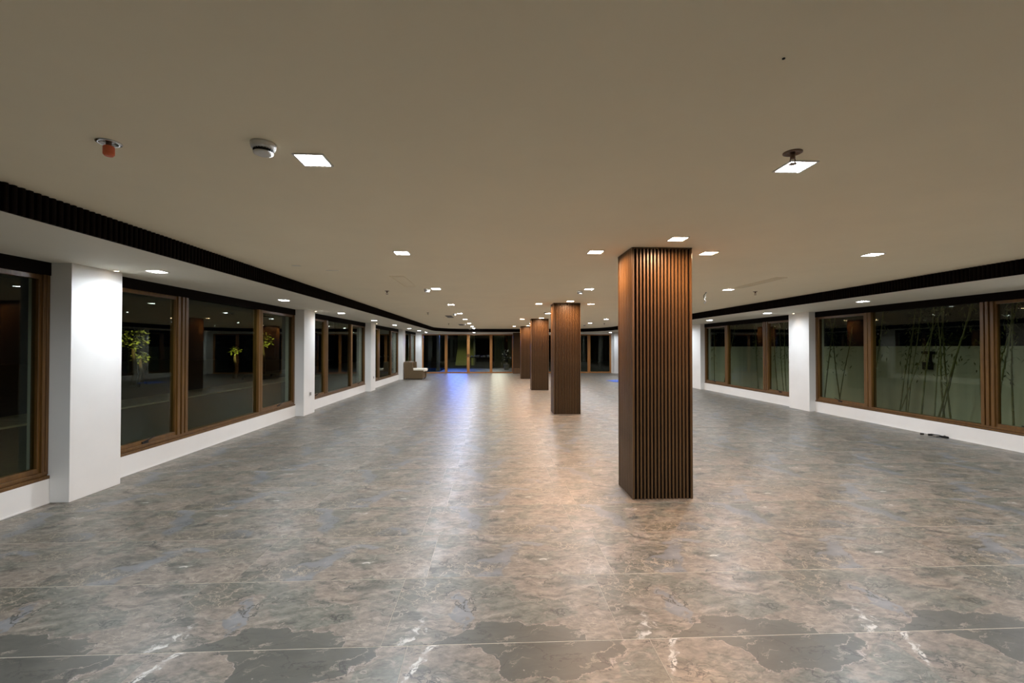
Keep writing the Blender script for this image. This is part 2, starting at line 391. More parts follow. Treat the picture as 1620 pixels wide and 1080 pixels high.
# cornice: backing strip + vertical slats following the soffit edge
cor = MB()
def offset(pts, d):
    out = []
    for i, p in enumerate(pts):
        a = Vector(pts[max(i-1, 0)]); b = Vector(pts[min(i+1, len(pts)-1)]); t = (b-a).normalized()
        out.append((p[0]+t.y*d, p[1]-t.x*d))
    return out
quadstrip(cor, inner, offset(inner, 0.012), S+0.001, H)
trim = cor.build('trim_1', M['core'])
tag(trim, 'black brown slatted cornice band round the raised ceiling', 'cornice', kind='structure')
path = []
P = 0.05
pts = [Vector(p) for p in offset(inner, 0.012)]
acc = 0.0
for a, b in zip(pts[:-1], pts[1:]):
    Ln = (b-a).length; d = (b-a)/Ln; s_ = P-acc if acc else 0
    while s_ < Ln: path.append((a+d*s_, d)); s_ += P
    acc = (Ln-(s_-P)) % P if Ln else acc
slat_prof = [(-0.016, 0), (0.016, 0), (0.013, 0.016), (0.006, 0.020), (-0.006, 0.020), (-0.013, 0.016)]
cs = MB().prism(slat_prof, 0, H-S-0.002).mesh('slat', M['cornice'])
fs_ = MB()
near = [(i, q) for i, q in enumerate(path) if 1.9 < q[0].y]
near = sorted(near, key=lambda t: t[1][0].y+(2.5 if t[1][0].x > 0 else 0))[:160]
nearset = {i for i, _ in near}
for i, (p, d) in enumerate(path):
    ang = math.atan2(d.y, d.x) + PI
    if i in nearset: obj('slat', cs, trim, (p.x, p.y, S+0.001), ang)
    else:
        c, s_ = math.cos(ang), math.sin(ang)
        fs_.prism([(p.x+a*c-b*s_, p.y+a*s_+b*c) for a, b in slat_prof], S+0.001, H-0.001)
tag(fs_.build('slat', M['cornice'], trim), kind='stuff')

# ================================================================== SIDE WALLS
DADO = 0.235
def pil_list(y0, p, n0, n1, wdt): return [(y0+p*i, y0+p*i+wdt) for i in range(n0, n1)]
LP = pil_list(4.585, 5.477, -1, 4, 0.606)
RP = pil_list(10.25, 5.5, -2, 3, 0.72)
wl = MB().box(XL-0.22, XL, Y0, Y1, -0.12, DADO).build('wall_left', M['wall'])
tag(wl, 'low white wall with white pillars under the left windows', 'wall', kind='structure')
for i, (a, b) in enumerate(LP):
    MB().box(XL-0.22, XLP, a, b, 0, S).build('pillar', M['wall'], wl, bevel=0.004)
MB().box(XL-0.22, -3.97, 25.75, Y1, 0, S).build('pillar', M['wall'], wl)
wr = MB().box(XR, XR+0.22, Y0, Y1, -0.12, DADO+0.01).build('wall_right', M['wall'])
tag(wr, 'low white wall with white pillars under the right windows', 'wall', kind='structure')
for i, (a, b) in enumerate(RP):
    MB().box(XRP, XR+0.22, a, b, 0, S).build('pillar', M['wall'], wr, bevel=0.004)
MB().box(7.0, XR+0.22, 25.6, Y1, 0, S).build('pillar', M['wall'], wr)
wb = MB().box(XL-0.3, XR+0.3, Y0-0.2, Y0, 0, H).build('wall_back', M['slat'])
tag(wb, 'dark wood wall behind the viewer closing the hall', 'wall', kind='structure')
# shallow white skirting lines are part of the low walls
for nm, x0, x1, par in (('baseboard_left', XL, XL+0.006, wl), ('baseboard_right', XR-0.006, XR, wr)):
    for (a, b) in (zip([Y0]+[q[1] for q in (LP if x0 < 0 else RP)], [q[0] for q in (LP if x0 < 0 else RP)]+[25.6])):
        if b-a > 0.2: MB().box(x0, x1, a, b, 0, 0.012).build('base_strip', M['plastic'], par)

# ================================================================== WINDOWS
wn = [0]
def bar_v(mb, xin, sgn, a, b, z0, z1, steps):
    """vertical member between y a..b, stepped profile; sgn=+1 means the room is towards +x"""
    wd = b-a
    for (f0, f1, pr) in steps:
        x_in = xin + sgn*pr; x_out = xin - sgn*0.11
        mb.box(min(x_in, x_out), max(x_in, x_out), a+wd*f0, a+wd*f1, z0, z1)
TRI = [(0.0, 0.24, 0.0), (0.24, 0.38, -0.022), (0.38, 0.60, 0.004), (0.60, 0.74, -0.022), (0.74, 1.0, 0.0)]
DUO = [(0.0, 0.42, 0.0), (0.42, 0.56, -0.018), (0.56, 1.0, -0.004)]
def window(side, a, b, m1, m2, label, z0=DADO, flip=False, wide=0.17):
    wn[0] += 1
    sg = 1 if side == 'L' else -1
    xin = (XL-0.012) if side == 'L' else (XR+0.012)
    z1 = S
    root = MB()
    # outer frame : sill, head and two jambs in stepped profile
    def hb(y0_, y1_, za, zb, pr):
        x_in = xin+sg*pr; x_out = xin-sg*0.12
        root.box(min(x_in, x_out), max(x_in, x_out), y0_, y1_, za, zb)
    hb(a, b, z0, z0+0.030, 0.012); hb(a, b, z0+0.030, z0+0.042, -0.012); hb(a, b, z0+0.042, z0+0.072, -0.004)
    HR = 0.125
    bar_v(root, xin, sg, a, a+0.07, z0+0.072, z1-HR, DUO)
    bar_v(root, xin, sg, b-0.07, b, z0+0.072, z1-HR, DUO)
    r = root.build('window_%d' % wn[0], M['frame'], bevel=0.002)
    tag(r, label, 'window', kind='structure')
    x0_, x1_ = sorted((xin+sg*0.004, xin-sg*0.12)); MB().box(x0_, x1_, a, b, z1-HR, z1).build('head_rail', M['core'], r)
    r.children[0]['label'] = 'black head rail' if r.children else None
    edges = [a+0.07]
    for (p, q, st) in (m1, m2):
        mm = MB(); bar_v(mm, xin, sg, a+p, a+q, z0+0.072, z1-HR, st); mm.build('mullion', M['frame'], r, bevel=0.002)
        edges += [a+p, a+q]
    edges += [b-0.07]
    for k in range(3):
        e0, e1 = edges[2*k], edges[2*k+1]
        zb, zt = z0+0.072, z1-HR
        if k != 1:
            s_ = MB(); t = 0.045; x0_, x1_ = sorted((xin-sg*0.018, xin-sg*0.075))
            s_.box(x0_, x1_, e0, e1, zb, zb+t).box(x0_, x1_, e0, e1, zt-t, zt).box(x0_, x1_, e0, e0+t*0.6, zb+t, zt-t).box(x0_, x1_, e1-t*0.6, e1, zb+t, zt-t)
            sa = s_.build('sash', M['frame'], r, bevel=0.002)
            h = MB(); yc = (e0+e1)/2
            X = lambda d: xin+sg*d
            h.box(*sorted((X(-0.018), X(-0.006))), yc-0.05, yc+0.05, zb+0.006, zb+0.03)
            h.tube([(X(-0.010), yc-0.02, zb+0.025), (X(0.018), yc+0.01, zb+0.045), (X(0.03), yc+0.10, zb+0.075)], 0.007, 6)
            h.build('handle', M['black'], sa)
            e0, e1, zb, zt = e0+t*0.6, e1-t*0.6, zb+t, zt-t
        x0_, x1_ = sorted((xin-sg*0.044, xin-sg*0.050))
        MB().box(x0_, x1_, e0, e1, zb, zt).build('pane', M['glass'], r)
    return r
mL1 = (1.19, 1.40, TRI); mL2 = (3.34, 3.49, DUO)
lab_l = ['left window nearest the viewer, cut by the photo edge', 'large three pane left window between the first and second white pillars',
         'three pane left window between the second and third white pillars', 'three pane left window between the third and fourth white pillars', 'last left window behind the wicker armchair']
prev = LP[0][1]
window('L', LP[0][1], LP[1][0], mL1, mL2, lab_l[0])
window('L', LP[1][1], LP[2][0], mL1, mL2, lab_l[1])
window('L', LP[2][1], LP[3][0], mL1, mL2, lab_l[2])
window('L', LP[3][1], LP[4][0], mL1, mL2, lab_l[3])
window('L', LP[4][1], 25.75, (1.0, 1.16, DUO), (2.6, 2.76, DUO), lab_l[4])
window('L', Y0, LP[0][0], (0.5, 0.7, TRI), (1.4, 1.6, DUO), 'left window behind the viewer beside the rear wall')
rl = ['right window nearest the viewer, beyond the photo edge', 'large three pane right window beside the pillar, bamboo outside',
      'three pane right window just behind the big slatted column', 'right window hidden behind the big slatted column', 'last right window beside the end glazing']
window('R', Y0, RP[0][0], (0.8, 0.98, TRI), (1.6, 1.76, DUO), 'right window behind the viewer beside the rear wall')
window('R', RP[0][1], RP[1][0], (1.1, 1.30, TRI), (3.23, 3.40, DUO), rl[0])
window('R', RP[1][1], RP[2][0], (1.02, 1.21, TRI), (3.23, 3.40, DUO), rl[1])
window('R', RP[2][1], RP[3][0], (1.12, 1.33, TRI), (3.23, 3.40, DUO), rl[2])
window('R', RP[3][1], RP[4][0], (1.1, 1.30, TRI), (3.23, 3.40, DUO), rl[3])
window('R', RP[4][1], 25.6, (1.0, 1.2, DUO), (2.2, 2.36, DUO), rl[4])

# ================================================================== END WALL : glazed doors
ZT = 2.235
we = MB().box(XL-0.22, -3.96, Y1-0.15, Y1+0.05, 0, S).box(6.97, XR+0.22, Y1-0.15, Y1+0.05, 0, S).box(-3.96, 6.97, Y1-0.10, Y1+0.05, ZT, S+0.001)
we = we.build('wall_end', M['wall']); tag(we, 'white end wall around the glazed doors', 'wall', kind='structure')
YE = Y1-0.02
def leaf_frame(x0, x1, name, label, stile=0.07, mat=None, handle=None, bot=0.07, n=[0]):
    fr = MB(); y0_, y1_ = YE-0.05, YE+0.02
    fr.box(x0, x0+stile, y0_, y1_, 0, ZT).box(x1-stile, x1, y0_, y1_, 0, ZT).box(x0+stile, x1-stile, y0_, y1_, 0, bot).box(x0+stile, x1-stile, y0_, y1_, ZT-0.06, ZT)
    r = fr.build(name, M['door'], bevel=0.002); tag(r, label, 'door' if name.startswith('door') else 'window', kind='structure')
    MB().box(x0+stile, x1-stile, YE-0.02, YE-0.012, bot, ZT-0.06).build('pane', M['glass'], r)
    if handle:
        hx = x1-0.035 if handle > 0 else x0+0.035
        h = MB().box(hx-0.02, hx+0.02, YE-0.058, YE-0.05, 0.92, 1.10)
        h.tube([(hx, YE-0.055, 1.03), (hx, YE-0.10, 1.03), (hx-handle*0.11, YE-0.10, 1.03)], 0.009, 8)
        h.build('handle', M['black'], r)
    return r
xs = [-3.96, -2.60, -1.33, -0.02, 1.25]
wn[0] += 1; leaf_frame(xs[0], xs[1], 'window_%d' % wn[0], 'leftmost fixed glazed panel of the end wall', stile=0.075)
leaf_frame(xs[1], xs[2], 'door_1', 'left leaf of the left glazed double door at the far end', handle=1, stile=0.08)
leaf_frame(xs[2], xs[3], 'door_2', 'right leaf of the left glazed double door at the far end', handle=-1, stile=0.08)
wn[0] += 1; leaf_frame(xs[3], xs[4], 'window_%d' % wn[0], 'fixed glazed panel between the double door and wood clad pilaster', stile=0.07)
x2 = [1.95, 3.17, 4.42, 5.66, 6.97]
wn[0] += 1; leaf_frame(x2[0], x2[1], 'window_%d' % wn[0], 'fixed glazed panel just right of the wood clad pilaster')
leaf_frame(x2[1], x2[2], 'door_3', 'left leaf of the right glazed double door at the far end', handle=1)
leaf_frame(x2[2], x2[3], 'door_4', 'right leaf of the right glazed double door, seen between columns', handle=-1, stile=0.08)
wn[0] += 1; leaf_frame(x2[3], x2[4], 'window_%d' % wn[0], 'rightmost fixed glazed panel of the end wall', stile=0.09)

# ================================================================== SLATTED COLUMNS
cx0, cx1, cdep = 1.388, 1.994, 0.50
PIT = 0.0357
cprof = [(-0.0105, 0), (0.0105, 0), (0.0098, 0.014), (0.0068, 0.020), (-0.0068, 0.020), (-0.0098, 0.014)]
slat_me = MB().prism(cprof, 0.004, H-0.012).mesh('slat', M['slat'])
def column(y, label):
    W = cx1-cx0; D = cdep
    root = empty('slatted_column', ((cx0+cx1)/2, y+D/2, 0)); tag(root, label, 'column', 'wood slatted columns down the hall')
    t = 0.020
    MB().box(-W/2+t, W/2-t, -D/2+t, D/2-t, 0, H-0.001).build('core', M['core'], root)
    for nside, (ln, ax) in enumerate(((W, 0), (D, 1), (W, 2), (D, 3))):
        n = int((ln-0.05)/PIT)
        for k in range(n):
            u = (k-(n-1)/2)*PIT
            if ax == 0: obj('slat', slat_me, root, (u, -D/2+t, 0), PI)
            elif ax == 2: obj('slat', slat_me, root, (u, D/2-t, 0), 0)
            elif ax == 3: obj('slat', slat_me, root, (-W/2+t, u, 0), PI/2)
            else: obj('slat', slat_me, root, (W/2-t, u, 0), -PI/2)
    for sx in (-1, 1):
        for sy in (-1, 1):
            MB().prism([(sx*(W/2-0.022), sy*(D/2-0.022)), (sx*(W/2), sy*(D/2-0.022)), (sx*(W/2), sy*(D/2-0.004)), (sx*(W/2-0.004), sy*(D/2)), (sx*(W/2-0.022), sy*(D/2))], 0, H-0.006).build('corner_post', M['slat'], root)
    MB().box(-W/2, W/2, -D/2, D/2, H-0.014, H-0.001).build('top_trim', M['slat'], root)
    return root
CY = [4.422+5.666*i for i in range(4)]
for y, l in zip(CY, ['dark brown slatted wood column, the large one nearest the viewer', 'dark brown slatted wood column, second from the viewer',
                     'dark brown slatted wood column, third from the viewer', 'dark brown slatted wood column, fourth and farthest free standing']): column(y, l)
pil = empty('slatted_pilaster', (1.6, 26.0, 0)); tag(pil, 'dark wood slatted pilaster against the glazed end wall', 'pilaster')
MB().box(-0.35, 0.35, -0.33, 0.12, 0, S-0.002).build('core', M['core'], pil)
sl_s = MB().prism(cprof, 0.30, S-0.012).mesh('slat', M['slat'])
for k in range(19): obj('slat', sl_s, pil, (-0.322+k*PIT, -0.33, 0), PI)
for k in range(10): obj('slat', sl_s, pil, (-0.35, -0.30+k*PIT, 0), PI/2); 
MB().box(-0.38, 0.38, -0.37, 0.12, 0, 0.30).build('plinth', M['slat'], pil, bevel=0.004)

# ================================================================== LIGHT FITTINGS
def lamp_area(name, loc, size, power, col, parent, spread=2.6):
    d = bpy.data.lights.new(name, 'AREA'); d.shape = 'SQUARE'; d.size = size; d.energy = power; d.color = col; d.spread = spread
    o = bpy.data.objects.new(name, d); COL.objects.link(o); o.location = loc; o.parent = parent
    return o
fr_me = {}
def fitting(kind):
    R = 0.079; r = 0.069
    m = MB()
    for x0, x1, y0, y1 in ((-R, R, -R, -r), (-R, R, r, R), (-R, -r, -r, r), (r, R, -r, r)): m.box(x0, x1, y0, y1, -0.006, 0)
    f = m.mesh('frame', M['plastic']); d = MB().box(-r, r, -r, r, -0.003, 0).mesh('diffuser', M['led_cool' if kind == 'cool' else 'led_warm'])
    return f, d
fits = {k: fitting(k) for k in ('cool', 'warm')}
lds = {}
def downlight(x, y, z, kind, power, label, group):
    root = empty('downlight', (x, y, z)); tag(root, label, 'ceiling light', group)
    obj('frame', fits[kind][0], root); obj('diffuser', fits[kind][1], root)
    key = (kind, power)
    if key not in lds:
        d = bpy.data.lights.new('downlight_lamp', 'AREA'); d.shape = 'SQUARE'; d.size = 0.13; d.energy = power; d.color = COOL if kind == 'cool' else WARM; d.spread = math.radians(168 if z > S+0.1 else 162)
        lds[key] = d
    o = bpy.data.objects.new('lamp', lds[key]); COL.objects.link(o); o.location = (0, 0, -0.009); o.parent = root
ORD = ['first', 'second', 'third', 'fourth', 'fifth', 'sixth', 'seventh', 'eighth', 'ninth', 'tenth']
YW = [2.43, 4.80, 7.73, 10.62, 13.45, 16.2, 19.06, 21.9, 24.1]
for i, y in enumerate(YW):
    downlight(-0.94, y, H, 'cool', WHITE_W, 'square cool white downlight, %s from the viewer in the row left of centre' % ORD[i], 'white ceiling downlights in the left row')
for i, y in enumerate([2.40, 7.66, 13.3, 18.9]):
    downlight(1.66, y, H, 'cool', WHITE_W, 'cool white downlight on the column line, %s from the viewer' % ORD[i], 'white ceiling downlights on the column line')
for i, y in enumerate([1.9, 4.66, 7.62, 10.5, 13.3, 15.95, 18.6, 21.5]):
    downlight(4.07, y, H, 'cool', WHITE_W, 'cool white downlight, %s from the viewer in the row right of the columns' % ORD[i], 'white ceiling downlights in the right row')
#downlight(-0.96, -0.6, H, 'cool', WHITE_W, 'cool white downlight above and behind the viewer on the left', 'white ceiling downlights in the left row')
#downlight(4.07, -0.9, H, 'cool', WHITE_W, 'cool white downlight above and behind the viewer on the right', 'white ceiling downlights in the right row')
for i, y in enumerate(CY):
    c = ['nearest', 'second', 'third', 'fourth'][i]
    downlight(1.08, y+0.24, H, 'warm', WARM_W, 'warm downlight left of the %s slatted column' % c, 'warm downlights around the columns')
    downlight(1.70, y-0.36, H, 'warm', WARM_W, 'warm downlight in front of the %s slatted column' % c, 'warm downlights around the columns')
    downlight(2.28, y+0.24, H, 'warm', WARM_W, 'warm downlight right of the %s slatted column' % c, 'warm downlights around the columns')
    downlight(1.70, y+cdep+0.36, H, 'warm', WARM_W, 'warm downlight behind the %s slatted column' % c, 'warm downlights around the columns')
for i, y in enumerate([-0.9, 2.1, 5.05, 8.05, 11.05, 14.1, 17.05, 20.1, 22.8, 25.2]):
    downlight(-3.60, y, S, 'cool', SOFFIT_W, 'soffit downlight by the left windows, %s' % (('%s from the viewer' % ORD[i-1]) if i else 'just behind the viewer'), 'soffit downlights along the left windows')
for i, y in enumerate([-0.7, 2.2, 5.0, 7.80, 10.60, 13.5, 16.4, 19.3, 22.2, 25.0]):
    downlight(6.62, y, S, 'cool', SOFFIT_W, 'soffit downlight by the right windows, %s' % (('%s from the viewer' % ORD[i-1]) if i else 'just behind the viewer'), 'soffit downlights along the right windows')
downlight(-0.98, 25.5, S, 'cool', SOFFIT_W, 'soffit downlight in front of the glazed double door', 'soffit downlights at the end wall')
downlight(3.4, 25.5, S, 'cool', SOFFIT_W, 'soffit downlight in front of the right end doors', 'soffit downlights at the end wall')
# small round spotlights by the pillars
def spotdot(x, y, label):
    root = empty('spotlight', (x, y, S)); tag(root, label, 'spotlight', 'small warm spotlights beside the pillars')
    MB().lathe([(0.030, 0), (0.030, -0.006), (0.022, -0.008), (0.020, -0.004)], 16).build('ring', M['plastic'], root)
    MB().lathe([(0.018, 0.0), (0.018, -0.0095), (0.001, -0.012)], 12).build('bulb', M['led_dot'], root)
    d = bpy.data.lights.new('spot_lamp', 'SPOT'); d.energy = 1.6; d.color = (1, .72, .45); d.spot_size = 1.6; d.spot_blend = 0.8; d.shadow_soft_size = 0.015
    o = bpy.data.objects.new('lamp', d); COL.objects.link(o); o.parent = root; o.location = (0, 0, -0.02)
for i, (a, b) in enumerate(LP[1:4]):
    spotdot(-3.985, a+0.42, 'tiny warm spotlight over the %s white pillar on the left' % ORD[i])
spotdot(7.28, 10.62, 'tiny warm spotlight over the white pillar on the right')

# ================================================================== CEILING DEVICES
def sprinkler(x, y, label, capped=False, ring=0.038):
    root = empty('sprinkler', (x, y, H)); tag(root, label, 'sprinkler')
    MB().lathe([(ring, 0), (ring, -0.004), (ring*0.82, -0.007), (ring*0.6, -0.003), (ring*0.55, -0.001)], 24).build('escutcheon', M['chrome'] if capped else M['copper'], root, smooth=True)
    b = MB().lathe([(0.012, 0), (0.012, -0.030), (0.008, -0.033)], 12)
    b.tube([(-0.010, 0, -0.03), (-0.014, 0, -0.045), (-0.004, 0, -0.058)], 0.003, 6).tube([(0.010, 0, -0.03), (0.014, 0, -0.045), (0.004, 0, -0.058)], 0.003, 6)
    b.build('body', M['copper'], root)
    MB().lathe([(0.004, -0.056), (0.020, -0.058), (0.020, -0.061), (0.004, -0.062)], 14).build('deflector', M['copper'], root)
    if capped:
        MB().lathe([(0.020, -0.018), (0.023, -0.022), (0.023, -0.058), (0.017, -0.066), (0.004, -0.067)], 16).build('cap', M['red'], root)
sprinkler(-1.85, 2.27, 'sprinkler with orange red cap, at the left near the viewer', True, 0.052)
sprinkler(1.53, 2.23, 'sprinkler in a bright ring beside the near right white downlight', False, 0.045)
sprinkler(-1.84, 8.08, 'sprinkler left of the second left row smoke detector')
sprinkler(-1.83, 13.17, 'small sprinkler in the left of the ceiling, midway down the hall')
sprinkler(-1.80, 19.2, 'farthest small sprinkler in the left of the ceiling')
sprinkler(1.53, 12.9, 'sprinkler between the second and third slatted columns')
sprinkler(4.70, 7.88, 'sprinkler on the right near the long slot vent')
sprinkler(4.67, 18.6, 'far sprinkler on the right seen between two columns')
def detector(x, y, label, s=1.0):
    root = empty('smoke_detector', (x, y, H)); tag(root, label, 'smoke detector')
    MB().lathe([(0.052*s, 0), (0.052*s, -0.012), (0.050*s, -0.022), (0.046*s, -0.030)], 28).build('base', M['plastic'], root, smooth=True)
    b = MB()
    for k in range(20):
        a = 2*PI*k/20; c, s2 = math.cos(a), math.sin(a); r0, r1 = 0.034*s, 0.041*s
        b.prism([(r0*c-0.002*s2, r0*s2+0.002*c), (r1*c-0.002*s2, r1*s2+0.002*c), (r1*c+0.002*s2, r1*s2-0.002*c), (r0*c+0.002*s2, r0*s2-0.002*c)], -0.044, -0.030)
    b.lathe([(0.034*s, -0.030), (0.034*s, -0.044)], 20)
    b.build('grille', M['darkslot'], root)
    MB().lathe([(0.041*s, -0.044), (0.040*s, -0.049), (0.030*s, -0.054), (0.001, -0.055)], 28).build('cover', M['plastic'], root, smooth=True)
detector(-1.11, 2.25, 'round white smoke detector beside the nearest left row downlight', 1.1)
detector(-1.10, 7.80, 'white smoke detector beside the third downlight of the left row')
detector(-1.10, 13.5, 'white smoke detector beside the fifth downlight of the left row')
detector(-1.12, 19.3, 'white smoke detector beside the seventh downlight of the left row')
detector(-1.14, 24.0, 'white smoke detector nearest the end doors')
detector(1.56, 7.95, 'white smoke detector just in front of the second slatted column')
detector(4.13, 20.0, 'white smoke detector far down the right side, between columns')
def vent(x0, x1, y0, y1, label, mat, n):
    root = empty('air_vent', ((x0+x1)/2, (y0+y1)/2, H)); tag(root, label, 'air vent')
    w2, l2 = (x1-x0)/2, (y1-y0)/2; t = 0.014
    m = MB()
    m.box(-w2, w2, -l2, -l2+t, -0.008, 0).box(-w2, w2, l2-t, l2, -0.008, 0).box(-w2, -w2+t, -l2+t, l2-t, -0.008, 0).box(w2-t, w2, -l2+t, l2-t, -0.008, 0)
    m.build('frame', mat, root)
    MB().box(-w2+t, w2-t, -l2+t, l2-t, -0.001, 0).build('backing', M['darkslot'] if n else M['ceiling'], root)
    for k in range(n):
        xx = -w2+t + (k+0.5)*(2*w2-2*t)/n; hw = (2*w2-2*t)/n*0.30
        MB().box(xx-hw, xx+hw, -l2+t, l2-t, -0.006, -0.001).build('louver', mat, root)
vent(4.03, 4.20, 6.25, 7.4, 'long slot air vent in the ceiling right of the big column', M['ceiling'], 4)
vent(-1.42, -1.22, 6.38, 7.45, 'cream access hatch grille near the left ceiling sprinkler', M['ceiling'], 0)
MBv = MB()
vent(-1.46, -1.26, 14.3, 15.3, 'grey louvered vent left of the left row downlights, middle distance', M['grille'], 6)
vent(-1.44, -1.24, 19.7, 20.7, 'grey louvered vent left of the left row downlights, far end', M['grille'], 6)
# dotted edge of the hatch
hd = empty('hatch_screws', (0, 0, 0))
bpy.data.objects.remove(hd)
# hanging cables from the ceiling
cb = empty('hanging_cable', (3.85, 8.01, H)); tag(cb, 'loose black and white cable hanging from the ceiling right of the big column', 'cable')
MB().tube([(0.02, 0, 0), (0.0, 0, -0.03), (-0.025, 0, -0.06), (-0.02, 0, -0.11), (0.015, 0.01, -0.15), (0.0, 0, -0.18), (-0.02, 0, -0.205)], 0.006, 6).build('black_core', M['black'], cb)
MB().tube([(0.03, 0, 0), (0.012, 0.01, -0.04), (0.005, 0.0, -0.09), (-0.02, 0.0, -0.13), (0.01, 0, -0.155)], 0.006, 6).build('white_core', M['wire_white'], cb)
# faint open cut-outs for fittings yet to come
for x, y, w_, l_, lb in ((-2.37, 5.62, 0.10, 0.05, 'faint closed ceiling cut-out near the left cornice, leftmost'), (-2.05, 5.95, 0.16, 0.03, 'faint closed ceiling cut-out near the left cornice, rightmost')):
    tag(MB().box(x-w_/2, x+w_/2, y-l_/2, y+l_/2, H-0.004, H+0.001).build('blank_plate', M['soffit'], bevel=0.001), lb, 'blank plate')
tag(MB().lathe([(0.005, 0), (0.005, -0.003), (0.001, -0.004)], 10).build('ceiling_screw', M['black'], loc=(1.0, 1.5, H)), 'small dark screw head in the ceiling above the viewer', 'screw')

# wall sockets
def socket(x, y, z, sg, label):
    root = empty('wall_socket', (x, y, z)); tag(root, label, 'socket')
    MB().box(*sorted((0, sg*0.008)), -0.06, 0.06, -0.06, 0.06).build('plate', M['plastic'], root, bevel=0.003)
    for yy in (-0.028, 0.028): MB().box(*sorted((sg*0.008, sg*0.010)), yy-0.02, yy+0.02, -0.035, 0.035).build('outlet', M['grille'], root)
socket(XLP, 10.40, 0.45, 1, 'double wall socket low on the second white pillar at left')
socket(XLP, 15.9, 0.45, 1, 'double wall socket low on the third white pillar at left')

# ================================================================== ARMCHAIR
ch = empty('wicker_armchair', (-3.46, 21.6, 0), math.radians(-4)); tag(ch, 'brown box shaped wicker armchair with cream cushion at the far left', 'chair')
body = MB().box(-0.55, 0.30, -0.42, -0.30, 0.03, 0.80)      # near arm: high at the back, see below
body = MB()
body.prism([(-0.55, 0.03), (0.30, 0.03), (0.34, 0.42), (-0.14, 0.42), (-0.16, 0.80), (-0.57, 0.80)], -0.42, -0.32, 'y')
body.build('side_panel', M['wicker'], ch, bevel=0.012)
MB().prism([(-0.55, 0.03), (0.30, 0.03), (0.34, 0.42), (-0.14, 0.42), (-0.16, 0.80), (-0.57, 0.80)], 0.32, 0.42, 'y').build('side_panel', M['wicker'], ch, bevel=0.012)
MB().prism([(-0.55, 0.03), (-0.44, 0.03), (-0.44, 0.82), (-0.57, 0.82)], -0.32, 0.32, 'y').build('backrest', M['wicker'], ch, bevel=0.012)
MB().box(-0.44, 0.28, -0.32, 0.32, 0.05, 0.36).build('seat', M['wicker'], ch, bevel=0.01)
MB().box(-0.42, 0.40, -0.31, 0.31, 0.36, 0.50).build('cushion', M['cushion'], ch, bevel=0.04)
MB().prism([(-0.44, 0.45), (-0.32, 0.47), (-0.26, 0.80), (-0.42, 0.84)], -0.30, 0.30, 'y').build('back_cushion', M['wicker'], ch, bevel=0.03)
for sx in (-0.48, 0.24):
    for sy in (-0.37, 0.37): MB().lathe([(0.02, 0), (0.024, 0.035)], 10, (sx, sy, 0)).build('leg', M['black'], ch)
# blue cloth on the floor
bc = MB(); nx, ny = 9, 9; vsq = []; fq = []
for i in range(nx):
    for j in range(ny):
        u, v_ = i/(nx-1)-0.5, j/(ny-1)-0.5; e = max(abs(u), abs(v_))*2
        vsq.append((u*0.75, v_*0.9, max(0.004, (1-e**3)*(0.035+0.02*math.sin(u*14+v_*9))) if e < 0.99 else 0.003))
for i in range(nx-1):
    for j in range(ny-1): fq.append((i*ny+j, (i+1)*ny+j, (i+1)*ny+j+1, i*ny+j+1))
bc.add(vsq, fq); o = bc.build('folded_cloth', M['blue'], loc=(5.55, 19.7, 0.002), rotz=0.2, smooth=True); md = o.modifiers.new('thick', 'SOLIDIFY'); md.thickness = 0.004; md.offset = 1
tag(o, 'bright blue folded cloth lying on the floor beyond the big column', 'cloth')
gl = empty('wall_lantern', (9.36, 9.3, 1.28)); tag(gl, 'small unlit black lantern on the garden wall behind the bamboo', 'lantern')
MB().box(-0.09, 0.04, -0.10, 0.10, 0.07, 0.13).build('cap', M['black'], gl, bevel=0.01)
MB().box(-0.10, 0.02, -0.07, 0.07, -0.26, -0.10).build('lantern_body', M['black'], gl, bevel=0.01)
MB().box(0.0, 0.04, -0.02, 0.02, -0.14, 0.08).build('bracket', M['black'], gl)
# small black things by the right wall
tag(MB().prism([(-0.035, 0), (0.03, -0.01), (0.05, 0.025), (-0.01, 0.03)], 0, 0.022).build('black_scrap', M['black'], loc=(7.38, 7.48, 0), bevel=0.004), 'small black scrap on the floor, left one by the right wall', 'scrap')
o = empty('black_strap', (7.44, 7.26, 0)); tag(o, 'short coiled black strap on the floor against the right wall', 'strap')
MB().tube([(-0.05, 0.12, 0.018), (0.0, 0.10, 0.02), (0.03, 0.02, 0.02), (0.0, -0.06, 0.02), (0.04, -0.13, 0.016), (0.06, -0.05, 0.02)], 0.017, 7).build('webbing', M['black'], o)
MB().box(-0.06, 0.01, -0.03, 0.03, 0, 0.03).build('buckle', M['grille'], o, bevel=0.004)

